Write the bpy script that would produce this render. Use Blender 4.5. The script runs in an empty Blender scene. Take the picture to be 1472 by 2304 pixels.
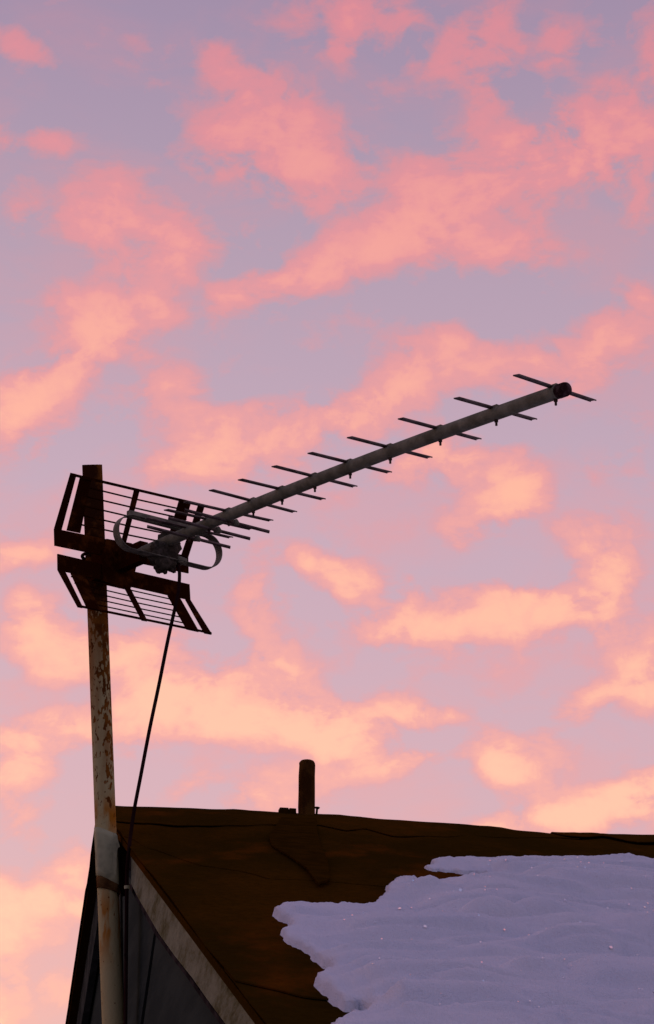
import bpy, bmesh, math, random
import numpy as np
from mathutils import Vector, Matrix, noise

random.seed(7)
rad = math.radians
# ------------------------------------------------------------------ camera
PITCH = 21.0
FPX = 5000.0                       # focal length in pixels of the 1472x2304 photograph
CW, CH = 1472.0, 2304.0
CAM = np.array([0.0, 0.0, 1.6])
sc = bpy.context.scene
cam_d = bpy.data.cameras.new('camera')
cam_d.sensor_fit = 'VERTICAL'
cam_d.sensor_height = 24.0
cam_d.lens = 24.0 * FPX / CH
cam_d.clip_start = 0.05
cam_d.clip_end = 3000
cam_o = bpy.data.objects.new('camera', cam_d)
sc.collection.objects.link(cam_o)
cam_o.location = CAM.tolist()
cam_o.rotation_euler = (rad(90 + PITCH), 0, 0)
sc.camera = cam_o
sc.view_settings.view_transform = 'Standard'
sc.view_settings.look = 'None'
sc.view_settings.exposure = 0.0
sc.view_settings.gamma = 1.0
sc.view_settings.use_curve_mapping = False
sc.render.resolution_x, sc.render.resolution_y = 654, 1024
sc.cycles.max_bounces = 6

cR = np.array([1.0, 0, 0])
cU = np.array([0, -math.sin(rad(PITCH)), math.cos(rad(PITCH))])
cF = np.array([0, math.cos(rad(PITCH)), math.sin(rad(PITCH))])


def ray(x, y):
    d = (x - CW / 2) / FPX * cR - (y - CH / 2) / FPX * cU + cF
    return d / np.linalg.norm(d)


def hit(x, y, P, n):
    """point where the line of sight through a photograph pixel meets a real plane"""
    d = ray(x, y)
    return CAM + d * (((P - CAM) @ n) / (d @ n))


def proj(P):
    v = P - CAM
    return np.array([CW / 2 + FPX * (v @ cR) / (v @ cF), CH / 2 - FPX * (v @ cU) / (v @ cF)])


def lin(r, g, b):
    f = lambda c: (c / 255 / 12.92) if c / 255 <= 0.04045 else ((c / 255 + 0.055) / 1.055) ** 2.4
    return (f(r), f(g), f(b), 1.0)


# ------------------------------------------------------------------ world: dusk sky with sunlit clouds
SUN_EL, SUN_AZ = 2.0, -35.0         # the sun is just setting beyond the roof, left of the view
world = bpy.data.worlds.new('World')
sc.world = world
world.use_nodes = True
wt = world.node_tree
wt.nodes.clear()


class N:
    """tiny helper to write node trees"""
    def __init__(s, t): s.t = t

    def node(s, kind, **kw):
        n = s.t.nodes.new(kind)
        for k, v in kw.items(): setattr(n, k, v)
        return n

    def put(s, sock, v):
        if isinstance(v, bpy.types.NodeSocket): s.t.links.new(v, sock)
        elif v is not None: sock.default_value = v

    def m(s, op, a, b=None, c=None, clamp=False):
        n = s.node('ShaderNodeMath', operation=op, use_clamp=clamp)
        for i, v in enumerate((a, b, c)):
            if v is not None: s.put(n.inputs[i], v)
        return n.outputs[0]

    def v(s, op, a, b=None, scale=None):
        n = s.node('ShaderNodeVectorMath', operation=op)
        s.put(n.inputs[0], a)
        if b is not None: s.put(n.inputs[1], b)
        if scale is not None: s.put(n.inputs['Scale'], scale)
        return n.outputs['Value'] if op in ('DOT_PRODUCT', 'LENGTH') else n.outputs[0]

    def noise(s, vec, scale, detail=4, rough=0.55, dist=0.0, color=False):
        n = s.node('ShaderNodeTexNoise')
        s.put(n.inputs['Vector'], vec)
        n.inputs['Scale'].default_value = scale
        n.inputs['Detail'].default_value = detail
        n.inputs['Roughness'].default_value = rough
        n.inputs['Distortion'].default_value = dist
        return n.outputs['Color'] if color else n.outputs['Fac']

    def rng(s, x, a, b, c=0.0, d=1.0, smooth=True):
        n = s.node('ShaderNodeMapRange', interpolation_type='SMOOTHSTEP' if smooth else 'LINEAR')
        s.put(n.inputs[0], x)
        for i, q in enumerate((a, b, c, d)): s.put(n.inputs[i + 1], q)
        return n.outputs[0]

    def ramp(s, x, stops):
        n = s.node('ShaderNodeValToRGB')
        s.put(n.inputs[0], x)
        cr = n.color_ramp
        while len(cr.elements) < len(stops): cr.elements.new(0.5)
        for e, (p, c) in zip(cr.elements, stops): e.position = p; e.color = c
        return n.outputs[0]

    def mix(s, f, a, b, mode='MIX'):
        n = s.node('ShaderNodeMix', data_type='RGBA', blend_type=mode)
        s.put(n.inputs[0], f); s.put(n.inputs[6], a); s.put(n.inputs[7], b)
        return n.outputs[2]

    def comb(s, x, y, z):
        n = s.node('ShaderNodeCombineXYZ')
        for i, q in enumerate((x, y, z)): s.put(n.inputs[i], q)
        return n.outputs[0]

    def mapv(s, vec, loc=(0, 0, 0), rot=(0, 0, 0), scale=(1, 1, 1), kind='POINT'):
        n = s.node('ShaderNodeMapping', vector_type=kind)
        s.put(n.inputs[0], vec)
        if kind != 'NORMAL': n.inputs['Location'].default_value = loc
        n.inputs['Rotation'].default_value = rot
        n.inputs['Scale'].default_value = scale
        return n.outputs[0]


w = N(wt)
tc = w.node('ShaderNodeTexCoord')
D = w.v('NORMALIZE', tc.outputs['Generated'])
su = w.v('DOT_PRODUCT', D, tuple(cR))
sv = w.v('DOT_PRODUCT', D, tuple(cU))
sw = w.v('DOT_PRODUCT', D, tuple(cF))
flat = w.comb(su, sv, w.m('MINIMUM', sw, 0.0))
warp = w.v('SCALE', w.v('SUBTRACT', w.noise(D, 15, 4, 0.55, color=True), (0.5, 0.5, 0.5)), scale=0.024)
warp2 = w.v('SCALE', w.v('SUBTRACT', w.noise(D, 70, 3, 0.55, color=True), (0.5, 0.5, 0.5)), scale=0.007)
uvw = w.v('ADD', w.v('ADD', flat, warp), warp2)
# each cloud puff: x, y, long radius, short radius, tilt (degrees), density
CLOUDS = [
    (800, 20, 115, 65, 0, .62), (785, 70, 35, 50, 0, .45), (60, 115, 50, 24, -30, .5), (20, 322, 75, 27, 0, .5), (120, 318, 55, 24, 0, .45),
    (500, 170, 62, 34, -40, .4), (575, 200, 95, 50, -25, .5), (625, 260, 90, 75, -30, .5), (545, 315, 55, 55, 0, .55),
    (620, 335, 150, 75, -10, .5), (710, 330, 120, 60, 0, .35), (670, 392, 110, 42, 10, .6), (510, 375, 65, 40, 45, .35), (735, 445, 80, 36, 25, .5), (430, 385, 25, 15, 0, .3),
    (910, 78, 48, 28, 20, .35), (1055, 90, 85, 55, 20, .38), (1000, 115, 55, 32, 30, .35), (1095, 155, 90, 48, 0, .42), (1120, 60, 50, 38, 0, .3),
    (1250, 115, 38, 52, 0, .36), (1325, 80, 65, 34, 0, .25), (1465, 75, 35, 65, 0, .4),
    (1110, 250, 42, 60, 0, .3), (1215, 220, 34, 62, 0, .3), (1130, 305, 70, 60, 0, .35),
    (1105, 380, 170, 90, 15, .5), (1185, 345, 70, 55, 0, .3), (1000, 430, 130, 65, 30, .5), (965, 485, 75, 75, 0, .5),
    (855, 545, 170, 55, 25, .8), (705, 602, 150, 45, 25, .8), (600, 640, 95, 28, 25, .6), (540, 655, 40, 25, 0, .4),
    (1010, 540, 110, 45, -5, .45), (1095, 570, 100, 38, 0, .55), (1185, 545, 90, 40, -20, .3), (1160, 440, 110, 85, 0, .38),
    (1400, 255, 150, 62, 35, .5), (1300, 300, 100, 65, 45, .5), (1285, 355, 60, 65, 60, .5), (1445, 205, 60, 50, 0, .35), (1395, 320, 100, 60, 0, .35),
    (1385, 392, 100, 40, -15, .45), (1455, 370, 50, 95, 0, .5), (1435, 460, 35, 35, 0, .2),
    (150, 490, 90, 38, 20, .45), (40, 460, 42, 50, 0, .3), (262, 430, 68, 46, 0, .42), (292, 490, 100, 65, -20, .5), (332, 560, 125, 58, -12, .65), (420, 520, 55, 58, 0, .35), (370, 620, 80, 45, 45, .4), (90, 645, 55, 50, 0, .25),
    (215, 680, 105, 55, 15, .5), (240, 730, 120, 52, 15, .8), (190, 782, 105, 40, 30, .9), (90, 835, 140, 52, 30, .55), (60, 890, 130, 45, 20, .85), (-10, 915, 80, 40, 20, .6),
    (350, 722, 130, 24, 0, .35), (310, 795, 90, 36, -35, .35), (320, 885, 80, 26, 0, .3), (420, 862, 60, 26, 15, .28), (540, 540, 85, 28, -5, .28),
    (30, 1000, 60, 42, 20, .42), (120, 962, 80, 18, 20, .25), (10, 1230, 95, 40, 0, .5), (100, 1238, 80, 26, 0, .38),
    (640, 958, 150, 45, 12, .75), (500, 1000, 120, 45, 30, .55), (450, 1062, 110, 36, 0, .6), (400, 985, 70, 75, 0, .3), (590, 1050, 120, 50, 0, .35), (450, 930, 90, 35, 0, .3),
    (760, 965, 120, 45, 20, .45), (850, 922, 120, 40, 28, .6), (950, 835, 120, 58, 20, .45), (1050, 790, 100, 36, 0, .32), (1100, 830, 150, 45, 0, .35), (1200, 805, 100, 36, 0, .3),
    (1345, 790, 110, 52, 50, .6), (1440, 740, 60, 65, 45, .5), (1475, 640, 36, 60, 0, .35), (1300, 865, 60, 36, 30, .4), (1010, 900, 140, 36, 10, .28),
    (880, 1088, 120, 32, 12, .5), (950, 1040, 60, 30, 25, .5), (1050, 1040, 90, 45, -25, .5), (1110, 1095, 90, 48, -20, .5), (1172, 1105, 48, 60, 0, .5), (1115, 1165, 80, 36, 20, .65), (1065, 1195, 55, 28, 0, .4),
    (1370, 1060, 60, 26, -10, .25), (1290, 1185, 50, 38, 0, .45), (1345, 1195, 60, 46, 0, .3),
    (745, 1280, 108, 36, -15, .85), (800, 1322, 50, 34, -55, .55), (705, 1262, 60, 22, 0, .45), (560, 1300, 46, 80, 0, .3), (580, 1365, 60, 58, 0, .4),
    (1348, 1290, 58, 66, 0, .65), (1395, 1275, 40, 36, 0, .4), (1360, 1350, 65, 58, 0, .55), (1325, 1422, 60, 26, 0, .65), (1380, 1230, 70, 50, 0, .25),
    (1040, 1390, 180, 44, 5, 1.0), (900, 1408, 66, 36, 0, .7), (1185, 1355, 115, 34, -5, .85), (1260, 1362, 80, 25, 0, .5), (1130, 1412, 90, 30, 0, .7), (925, 1350, 20, 42, 0, .45), (1100, 1470, 170, 34, 0, .2),
    (1405, 1500, 75, 46, -30, .8), (1445, 1560, 55, 46, 0, .8), (1460, 1450, 38, 60, 0, .45), (1300, 1592, 62, 26, 30, .55), (1340, 1552, 30, 22, 0, .4),
    (95, 1415, 90, 62, -30, .75), (55, 1370, 42, 40, 0, .5), (170, 1462, 110, 44, -10, .85), (310, 1462, 105, 46, 0, .65), (130, 1532, 42, 24, 0, .5),
    (430, 1562, 150, 55, -10, .9), (560, 1605, 160, 46, -15, 1.0), (700, 1655, 150, 40, -10, 1.05), (785, 1650, 75, 46, 0, .95), (860, 1602, 100, 32, 0, .75), (945, 1605, 65, 22, 0, .6),
    (620, 1500, 90, 36, 0, .55), (560, 1480, 80, 55, 0, .3), (695, 1560, 66, 38, -30, .6), (330, 1585, 85, 66, 0, .5), (300, 1642, 80, 28, 0, .6), (150, 1640, 110, 27, 10, .7),
    (50, 1700, 92, 52, 25, .65), (60, 1755, 60, 50, 0, .35), (885, 1728, 100, 22, 15, .85), (1165, 1698, 90, 42, -10, .8), (1155, 1752, 55, 36, 0, .7), (1105, 1740, 40, 50, 0, .35),
    (1300, 1822, 210, 38, 14, 1.0), (1415, 1788, 110, 42, 15, 1.0), (1170, 1850, 120, 22, 12, .75), (1480, 1830, 60, 50, 0, .7),
    (590, 1790, 80, 46, 0, .75), (430, 1770, 62, 26, 30, .35), (735, 1740, 44, 55, 0, .38), (1020, 1608, 50, 20, 0, .3),
    (100, 2000, 130, 46, 10, .65), (40, 2060, 90, 50, 0, .6), (160, 2040, 75, 24, 0, .6), (15, 2165, 90, 48, 0, .65), (105, 2222, 85, 34, 0, .6), (175, 1965, 50, 50, 0, .55), (55, 1860, 60, 36, 30, .4), (10, 2285, 60, 30, 0, .5),
]
S = None
for (x, y, rx, ry, ang, dens) in CLOUDS:
    d = ray(x, y)
    q = w.mapv(uvw, (float(d @ cR), float(d @ cU), 0.0), (0, 0, rad(ang)), (rx * 1.80 / FPX, ry * 1.80 / FPX, 0.05), 'TEXTURE')
    g = w.node('ShaderNodeTexGradient', gradient_type='SPHERICAL')
    w.put(g.inputs[0], q)
    S = w.m('MULTIPLY_ADD', g.outputs[1], dens * (1.08 if y > 1000 else 0.90), 0.0 if S is None else S)
# the same kind of cloud goes on round the rest of the sky
Dc = w.mapv(D, (3.1, 1.7, 0.4), (0, 0, 0), (1, 1, 1.7))
S_far = w.rng(w.noise(Dc, 5.2, 6, 0.56, 0.6), 0.46, 0.74, 0.0, 1.5, smooth=False)
au, av = w.m('ABSOLUTE', su), w.m('ABSOLUTE', sv)
inside = w.m('MULTIPLY', w.m('MULTIPLY', w.rng(au, 0.145, 0.20, 1, 0), w.rng(av, 0.222, 0.28, 1, 0)), w.rng(sw, 0.0, 0.2, 0, 1))
Sm = w.m('ADD', w.m('MULTIPLY', S, inside), w.m('MULTIPLY', S_far, w.m('SUBTRACT', 1.0, inside)))
fw = w.mapv(w.v('ADD', D, w.v('SCALE', warp, scale=0.8)), (0, 0, 0), (0, 0, 0), (1, 1, 1.35))
fbm = w.m('SUBTRACT', w.noise(fw, 40, 8, 0.58, 0.25), 0.5)
med = w.m('SUBTRACT', w.noise(D, 15, 3, 0.5, 0.4), 0.5)
streak = w.m('SUBTRACT', w.noise(w.mapv(w.v('ADD', flat, warp), (0, 0, 0), (0, 0, rad(-22)), (16, 44, 1)), 1.0, 6, 0.60, 0.6), 0.5)
fbm2 = w.m('SUBTRACT', w.noise(w.mapv(fw, (1, 2, 3)), 92, 5, 0.58, 0.3), 0.5)
rag = w.m('ADD', w.m('ADD', w.m('MULTIPLY', fbm, 3.6), w.m('MULTIPLY', fbm2, 1.3)), w.m('ADD', w.m('MULTIPLY', med, 1.6), w.m('MULTIPLY', streak, 2.6)))
Sm = w.m('ADD', Sm, w.m('MULTIPLY', rag, w.m('ADD', 0.24, w.m('MULTIPLY', Sm, 0.66))))
Sm = w.m('MAXIMUM', w.m('MULTIPLY', w.m('SUBTRACT', Sm, 0.07), 1.12), 0.0)
T = w.m('SUBTRACT', 1.0, w.m('EXPONENT', w.m('MULTIPLY', Sm, -1.35)))
z = w.node('ShaderNodeSeparateXYZ'); w.put(z.inputs[0], D)
el = z.outputs[2]
gap = w.ramp(el, [(0.0, lin(222, 170, 172)), (0.15, lin(213, 161, 170)), (0.26, lin(205, 163, 177)), (0.36, lin(193, 161, 179)), (0.47, lin(175, 149, 170)), (0.56, lin(157, 134, 162)), (0.75, lin(130, 124, 160)), (1.0, lin(112, 122, 166))])
mid = w.ramp(el, [(0.0, lin(236, 172, 156)), (0.15, lin(228, 160, 160)), (0.26, lin(224, 154, 160)), (0.36, lin(220, 150, 158)), (0.47, lin(212, 142, 152)), (0.56, lin(204, 132, 147)), (0.75, lin(130, 124, 160)), (1.0, lin(112, 122, 166))])
core = w.ramp(el, [(0.0, lin(252, 180, 156)), (0.15, lin(250, 172, 156)), (0.26, lin(247, 166, 153)), (0.36, lin(242, 160, 152)), (0.47, lin(229, 142, 148)), (0.56, lin(221, 132, 144)), (0.75, lin(180, 130, 150)), (1.0, lin(140, 128, 160))])
hot = w.ramp(el, [(0.0, lin(255, 198, 162)), (0.15, lin(255, 193, 163)), (0.26, lin(255, 189, 159)), (0.36, lin(255, 180, 152)), (0.47, lin(242, 156, 147)), (0.56, lin(230, 142, 143)), (0.75, lin(180, 130, 150)), (1.0, lin(140, 128, 160))])
veil = w.m('MULTIPLY', w.rng(w.m('ADD', w.noise(fw, 9, 6, 0.58, 0.6), w.m('MULTIPLY', streak, 0.5)), 0.40, 0.66), w.rng(el, 0.12, 0.60, 0.62, 0.22, smooth=False))
colr = w.mix(veil, gap, mid)
colr = w.mix(w.rng(T, 0.0, 0.42, smooth=False), colr, mid)
colr = w.mix(w.rng(T, 0.30, 0.74, smooth=False), colr, core)
colr = w.mix(w.rng(T, 0.62, 0.92, smooth=False), colr, hot)
# away from the sunset the sky is dimmer and bluer
side = w.rng(w.v('DOT_PRODUCT', D, (-0.12, 0.76, 0.64)), -0.60, 0.86, 0.0, 1.0)
colr = w.mix(side, w.mix(1.0, colr, (0.27, 0.47, 0.75, 1), 'MULTIPLY'), colr)
bg_c = w.node('ShaderNodeBackground'); w.put(bg_c.inputs[0], colr); bg_c.inputs[1].default_value = 0.97
sky = w.node('ShaderNodeTexSky', sky_type='NISHITA', sun_disc=False)
sky.sun_elevation = rad(SUN_EL); sky.sun_rotation = rad(SUN_AZ)
bg_s = w.node('ShaderNodeBackground'); w.put(bg_s.inputs[0], sky.outputs[0]); bg_s.inputs[1].default_value = 0.05
add = w.node('ShaderNodeAddShader')
wt.links.new(bg_c.outputs[0], add.inputs[0]); wt.links.new(bg_s.outputs[0], add.inputs[1])
wo = w.node('ShaderNodeOutputWorld'); wt.links.new(add.outputs[0], wo.inputs[0])

sun_d = bpy.data.lights.new('sun', 'SUN')
sun_d.energy = 0.12
sun_d.angle = rad(8)
sun_d.color = (1.0, 0.62, 0.42)
sun_o = bpy.data.objects.new('sun', sun_d)
sc.collection.objects.link(sun_o)
sdir = Vector((math.sin(rad(SUN_AZ)) * math.cos(rad(SUN_EL)), math.cos(rad(SUN_AZ)) * math.cos(rad(SUN_EL)), math.sin(rad(SUN_EL))))
sun_o.rotation_euler = sdir.to_track_quat('Z', 'Y').to_euler()
sun_o.location = (sdir * 50).to_tuple()


# ------------------------------------------------------------------ materials
def material(name, rough=0.85, metal=0.0, spec=0.03):
    m = bpy.data.materials.new(name)
    m.use_nodes = True
    n = N(m.node_tree)
    b = m.node_tree.nodes['Principled BSDF']
    b.inputs['Roughness'].default_value = rough
    b.inputs['Metallic'].default_value = metal
    b.inputs['Specular IOR Level'].default_value = spec
    if spec < 0.05: b.inputs['IOR'].default_value = 1.0        # chalky, no sheen
    geo = n.node('ShaderNodeTexCoord')
    return m, n, b, geo.outputs['Object']


def bump(n, b, height, dist=0.002, strength=1.0):
    k = n.node('ShaderNodeBump')
    k.inputs['Strength'].default_value = strength
    k.inputs['Distance'].default_value = dist
    n.put(k.inputs['Height'], height)
    n.put(b.inputs['Normal'], k.outputs[0])


def mottled(name, c1, c2, scale=20, rough=0.85, metal=0.0, lo=0.4, hi=0.62, stretch=(1, 1, 1), bd=0.001, spec=0.03):
    m, n, b, co = material(name, rough, metal, spec)
    v = n.mapv(co, scale=stretch)
    f = n.rng(n.noise(v, scale, 6, 0.62), lo, hi)
    n.put(b.inputs['Base Color'], n.mix(f, c1 + (1,), c2 + (1,)))
    bump(n, b, n.noise(v, scale * 4, 5, 0.6), bd)
    return m


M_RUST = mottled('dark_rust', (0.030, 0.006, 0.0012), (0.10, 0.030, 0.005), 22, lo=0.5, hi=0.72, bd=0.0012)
M_BOOM = mottled('weathered_aluminium', (0.15, 0.15, 0.10), (0.27, 0.27, 0.19), 26, 0.6, 0.1, 0.35, 0.7)
M_STRIP = mottled('dull_strip', (0.13, 0.10, 0.08), (0.25, 0.20, 0.165), 40, 0.55, 0.1)
M_CAP = mottled('old_plastic_cap', (0.035, 0.018, 0.016), (0.12, 0.075, 0.072), 55, 0.5)
M_DIP = mottled('oxidised_dipole', (0.13, 0.125, 0.09), (0.26, 0.25, 0.18), 35, 0.5, 0.15)
M_BOX = mottled('grimy_junction_box', (0.05, 0.043, 0.03), (0.12, 0.10, 0.075), 45, 0.75, bd=0.003)
M_CABLE = mottled('black_cable', (0.020, 0.008, 0.008), (0.030, 0.011, 0.011), 8, 0.55, bd=0.0)
M_SHEET = mottled('pale_clamp_sheet', (0.25, 0.26, 0.16), (0.46, 0.46, 0.27), 28, 0.6, 0.0, 0.25, 0.55)
M_BROWN = mottled('brown_tape', (0.075, 0.035, 0.012), (0.16, 0.085, 0.03), 30)
M_POST = mottled('dark_wood', (0.022, 0.009, 0.004), (0.05, 0.02, 0.006), 18, stretch=(1, 1, .2))
M_DKBROWN = mottled('dark_brown', (0.030, 0.0135, 0.0017), (0.045, 0.019, 0.002), 20)
M_WALL = mottled('grey_sheet', (0.036, 0.047, 0.042), (0.050, 0.064, 0.056), 9, 0.8, stretch=(.3, .12, 1))
M_DARK = mottled('dark_grey', (0.02, 0.018, 0.018), (0.05, 0.045, 0.045), 14)
M_LEFTB = mottled('grey_painted_board', (0.035, 0.04, 0.036), (0.07, 0.08, 0.07), 12)
M_FLUE = mottled('sooty_pipe', (0.05, 0.019, 0.005), (0.11, 0.05, 0.011), 24, stretch=(1, 1, .5), bd=0.004)
M_STUD = mottled('rusty_bolt', (0.05, 0.03, 0.025), (0.11, 0.07, 0.05), 60)


def mast_material():
    m, n, b, co = material('flaking_painted_steel', 0.75)
    st = n.mapv(co, scale=(1, 1, 0.45))
    sep = n.node('ShaderNodeSeparateXYZ'); n.put(sep.inputs[0], co)
    h = sep.outputs[2]
    patch = n.noise(st, 9, 3, 0.5)
    spots = n.noise(st, 120, 3, 0.5)
    specks = n.noise(n.mapv(co, (5, 3, 1), scale=(1, 1, 0.5)), 170, 2, 0.5)
    # rustier with height, bare rust at the top, worse on the windward side
    hb = n.rng(h, MAST_CLEAN, MAST_TOPRUST, -0.45, 0.72, smooth=False)
    side = n.m('MULTIPLY', n.rng(n.v('DOT_PRODUCT', n.v('NORMALIZE', n.mapv(n.geo_normal(), scale=(1, 1, 0))), (0.75, -0.66, 0.0)), 0.55, 1.05), 0.13)
    r1 = n.m('ADD', n.m('ADD', spots, n.m('MULTIPLY', n.m('SUBTRACT', patch, 0.5), 0.22)), n.m('ADD', n.m('MULTIPLY', hb, 0.32), side))
    rust_f = n.rng(r1, 0.675, 0.72)
    sp = n.rng(n.m('ADD', specks, n.m('MULTIPLY', hb, 0.06)), 0.66, 0.70)
    rust_f = n.m('MAXIMUM', rust_f, sp)
    stain = n.rng(n.m('ADD', n.noise(n.mapv(co, scale=(1, 1, 0.18)), 16, 3), n.m('MULTIPLY', hb, 0.2)), 0.48, 0.75)
    paint = n.mix(stain, (0.50, 0.44, 0.21, 1), (0.33, 0.17, 0.06, 1))
    # rust run-off below the clamp and above it
    run1 = n.m('MULTIPLY', n.rng(n.m('ABSOLUTE', n.m('SUBTRACT', h, MAST_RUN1)), 0.0, 0.075, 1, 0), n.rng(n.noise(st, 28, 4), 0.34, 0.54))
    run2 = n.m('MULTIPLY', n.rng(n.m('ABSOLUTE', n.m('SUBTRACT', h, MAST_RUN2)), 0.0, 0.12, 1, 0), n.rng(n.noise(n.mapv(co, scale=(1, 1, 0.25)), 40, 3), 0.47, 0.60))
    paint = n.mix(n.m('MAXIMUM', run1, run2), paint, (0.42, 0.16, 0.015, 1))
    rustc = n.mix(n.rng(n.noise(co, 30, 4), 0.4, 0.6), (0.13, 0.042, 0.008, 1), (0.24, 0.092, 0.015, 1))
    full = n.rng(n.m('ADD', h, n.m('MULTIPLY', n.m('SUBTRACT', patch, 0.5), 0.12)), MAST_TOPRUST - 0.03, MAST_TOPRUST + 0.02)
    rust_f = n.m('MAXIMUM', rust_f, full)
    rustc = n.mix(full, rustc, n.mix(n.rng(n.noise(co, 26, 4), 0.48, 0.68), (0.035, 0.011, 0.004, 1), (0.15, 0.055, 0.010, 1)))
    n.put(b.inputs['Base Color'], n.mix(rust_f, paint, rustc))
    bump(n, b, n.m('ADD', n.m('MULTIPLY', rust_f, -0.5), n.noise(co, 120, 4)), 0.0012)
    return m


def _gn(s):
    return s.node('ShaderNodeNewGeometry').outputs['Normal']


N.geo_normal = _gn


def roof_material():
    m, n, b, co = material('rusty_brown_roofing', 1.0, 0.0, 0.0)
    v = n.mapv(co, scale=(1, .35, 1))
    big = n.rng(n.noise(v, 1.7, 5, 0.6), 0.42, 0.62)
    fineN = n.noise(co, 60, 5, 0.7)
    c = n.mix(big, (0.040, 0.020, 0.0022, 1), (0.070, 0.028, 0.0026, 1))
    rusty = n.rng(n.m('ADD', n.noise(v, 3.1, 6, 0.65), n.m('MULTIPLY', fineN, 0.2)), 0.62, 0.78)
    c = n.mix(rusty, c, (0.115, 0.034, 0.003, 1))
    c = n.mix(n.rng(fineN, 0.35, 0.75, 0, 0.55), c, (0.018, 0.009, 0.002, 1))
    n.put(b.inputs['Base Color'], c)
    bump(n, b, n.m('ADD', n.noise(v, 9, 5), n.m('MULTIPLY', fineN, 0.4)), 0.006)
    return m


def board_material():
    m, n, b, co = material('whitewashed_board', 0.85)
    a = n.noise(n.mapv(co, rot=(rad(20), 0, 0), scale=(1, .5, 2.0)), 7, 6, 0.65)
    g = n.noise(n.mapv(co, scale=(1, .6, 3)), 45, 5, 0.7)
    c = n.ramp(n.m('ADD', n.m('MULTIPLY', a, 0.75), n.m('MULTIPLY', g, 0.3)), [(0.36, (0.055, 0.046, 0.02, 1)), (0.47, (0.13, 0.135, 0.072, 1)), (0.56, (0.20, 0.215, 0.145, 1)), (0.72, (0.28, 0.31, 0.215, 1))])
    n.put(b.inputs['Base Color'], c)
    bump(n, b, g, 0.002)
    return m


def snow_material():
    m, n, b, co = material('old_snow', 1.0, 0.0, 0.0)
    n.put(b.inputs['Base Color'], n.mix(n.rng(n.noise(co, 6, 5), 0.35, 0.65), (0.80, 0.84, 0.92, 1), (0.86, 0.88, 0.94, 1)))
    b.inputs['Subsurface Weight'].default_value = 0.0
    grain = n.noise(n.mapv(co, scale=(1, .35, 1)), 420, 3, 0.7)
    bump(n, b, n.m('ADD', n.m('MULTIPLY', grain, 0.8), n.m('MULTIPLY', n.noise(n.mapv(co, scale=(1, .5, 1)), 60, 5, 0.65), 1.2)), 0.0045)
    return m


def ground_material():
    m, n, b, co = material('trodden_snow_and_mud', 0.95)
    f = n.rng(n.noise(co, 0.7, 7, 0.6), 0.44, 0.55)
    n.put(b.inputs['Base Color'], n.mix(f, (0.07, 0.055, 0.04, 1), (0.28, 0.28, 0.30, 1)))
    bump(n, b, n.noise(co, 6, 6), 0.03)
    return m


M_ROOF, M_BOARD, M_SNOW, M_GROUND = roof_material(), board_material(), snow_material(), ground_material()
m_ice, nn, bb, _ = material('ice_facet', 0.06, 1.0)
bb.inputs['Base Color'].default_value = (0.97, 0.98, 1.0, 1)


# ------------------------------------------------------------------ object helpers
def tag(o, label=None, cat=None, group=None, kind=None):
    for k, v in (('label', label), ('category', cat), ('group', group), ('kind', kind)):
        if v: o[k] = v
    return o


def thing(name, loc, label, cat, group=None):
    o = bpy.data.objects.new(name, None)
    o.empty_display_size = 0.1
    sc.collection.objects.link(o)
    o.location = tuple(loc)
    o['_base'] = tuple(float(q) for q in loc)
    return tag(o, label, cat, group)


BASE = {}


def base_of(p):
    return BASE.get(p.name, Vector((0, 0, 0))) if p else Vector((0, 0, 0))


def obj(name, verts, faces, mat, parent=None, smooth=False, origin=None, bevel=0.0):
    """one mesh object; verts are world points"""
    o0 = base_of(parent) if parent else Vector(origin if origin is not None else (0, 0, 0))
    me = bpy.data.meshes.new(name)
    me.from_pydata([tuple(Vector(tuple(float(c) for c in v)) - o0) for v in verts], [], faces)
    me.validate()
    bm = bmesh.new(); bm.from_mesh(me)
    bmesh.ops.recalc_face_normals(bm, faces=bm.faces)
    if bevel > 0:
        bmesh.ops.bevel(bm, geom=[e for e in bm.edges if e.calc_face_angle(0) > 0.5], offset=bevel, segments=2, affect='EDGES', profile=0.6)
    bm.to_mesh(me); bm.free()
    if smooth:
        for p in me.polygons: p.use_smooth = True
    me.materials.append(mat)
    o = bpy.data.objects.new(name, me)
    sc.collection.objects.link(o)
    if parent: o.parent = parent
    else: o.location = o0
    BASE[o.name] = o0
    return o


def mk_thing(name, loc, label, cat, group=None):
    o = thing(name, loc, label, cat, group)
    del o['_base']
    BASE[o.name] = Vector(tuple(float(q) for q in loc))
    return o


def V3(a): return np.array(a, float)


def unit(a): return a / np.linalg.norm(a)


def sweep(pts, r, seg=20, cap=True, closed=False, jitter=0.0):
    """tube along points; r a number or list"""
    pts = [V3(p) for p in pts]
    n = len(pts)
    vs, fs = [], []
    up = None
    for i, p in enumerate(pts):
        a = pts[(i - 1) % n] if (closed or i > 0) else p
        b = pts[(i + 1) % n] if (closed or i < n - 1) else p
        t = unit(b - a)
        if up is None:
            up = V3((0, 0, 1)) if abs(t[2]) < 0.9 else V3((1, 0, 0))
        s = unit(np.cross(t, up)); up = unit(np.cross(s, t))
        ri = r[i] if hasattr(r, '__len__') else r
        for k in range(seg):
            an = 2 * math.pi * k / seg
            q = ri * (1 + jitter * noise.noise(Vector((math.cos(an) * 2, math.sin(an) * 2, i * 0.7))))
            vs.append(p + s * math.cos(an) * q + up * math.sin(an) * q)
    for i in range(n if closed else n - 1):
        j = (i + 1) % n
        for k in range(seg):
            l = (k + 1) % seg
            fs.append((i * seg + k, i * seg + l, j * seg + l, j * seg + k))
    if cap and not closed:
        fs.append(tuple(range(seg))); fs.append(tuple(range((n - 1) * seg, n * seg)))
    return vs, fs


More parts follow.
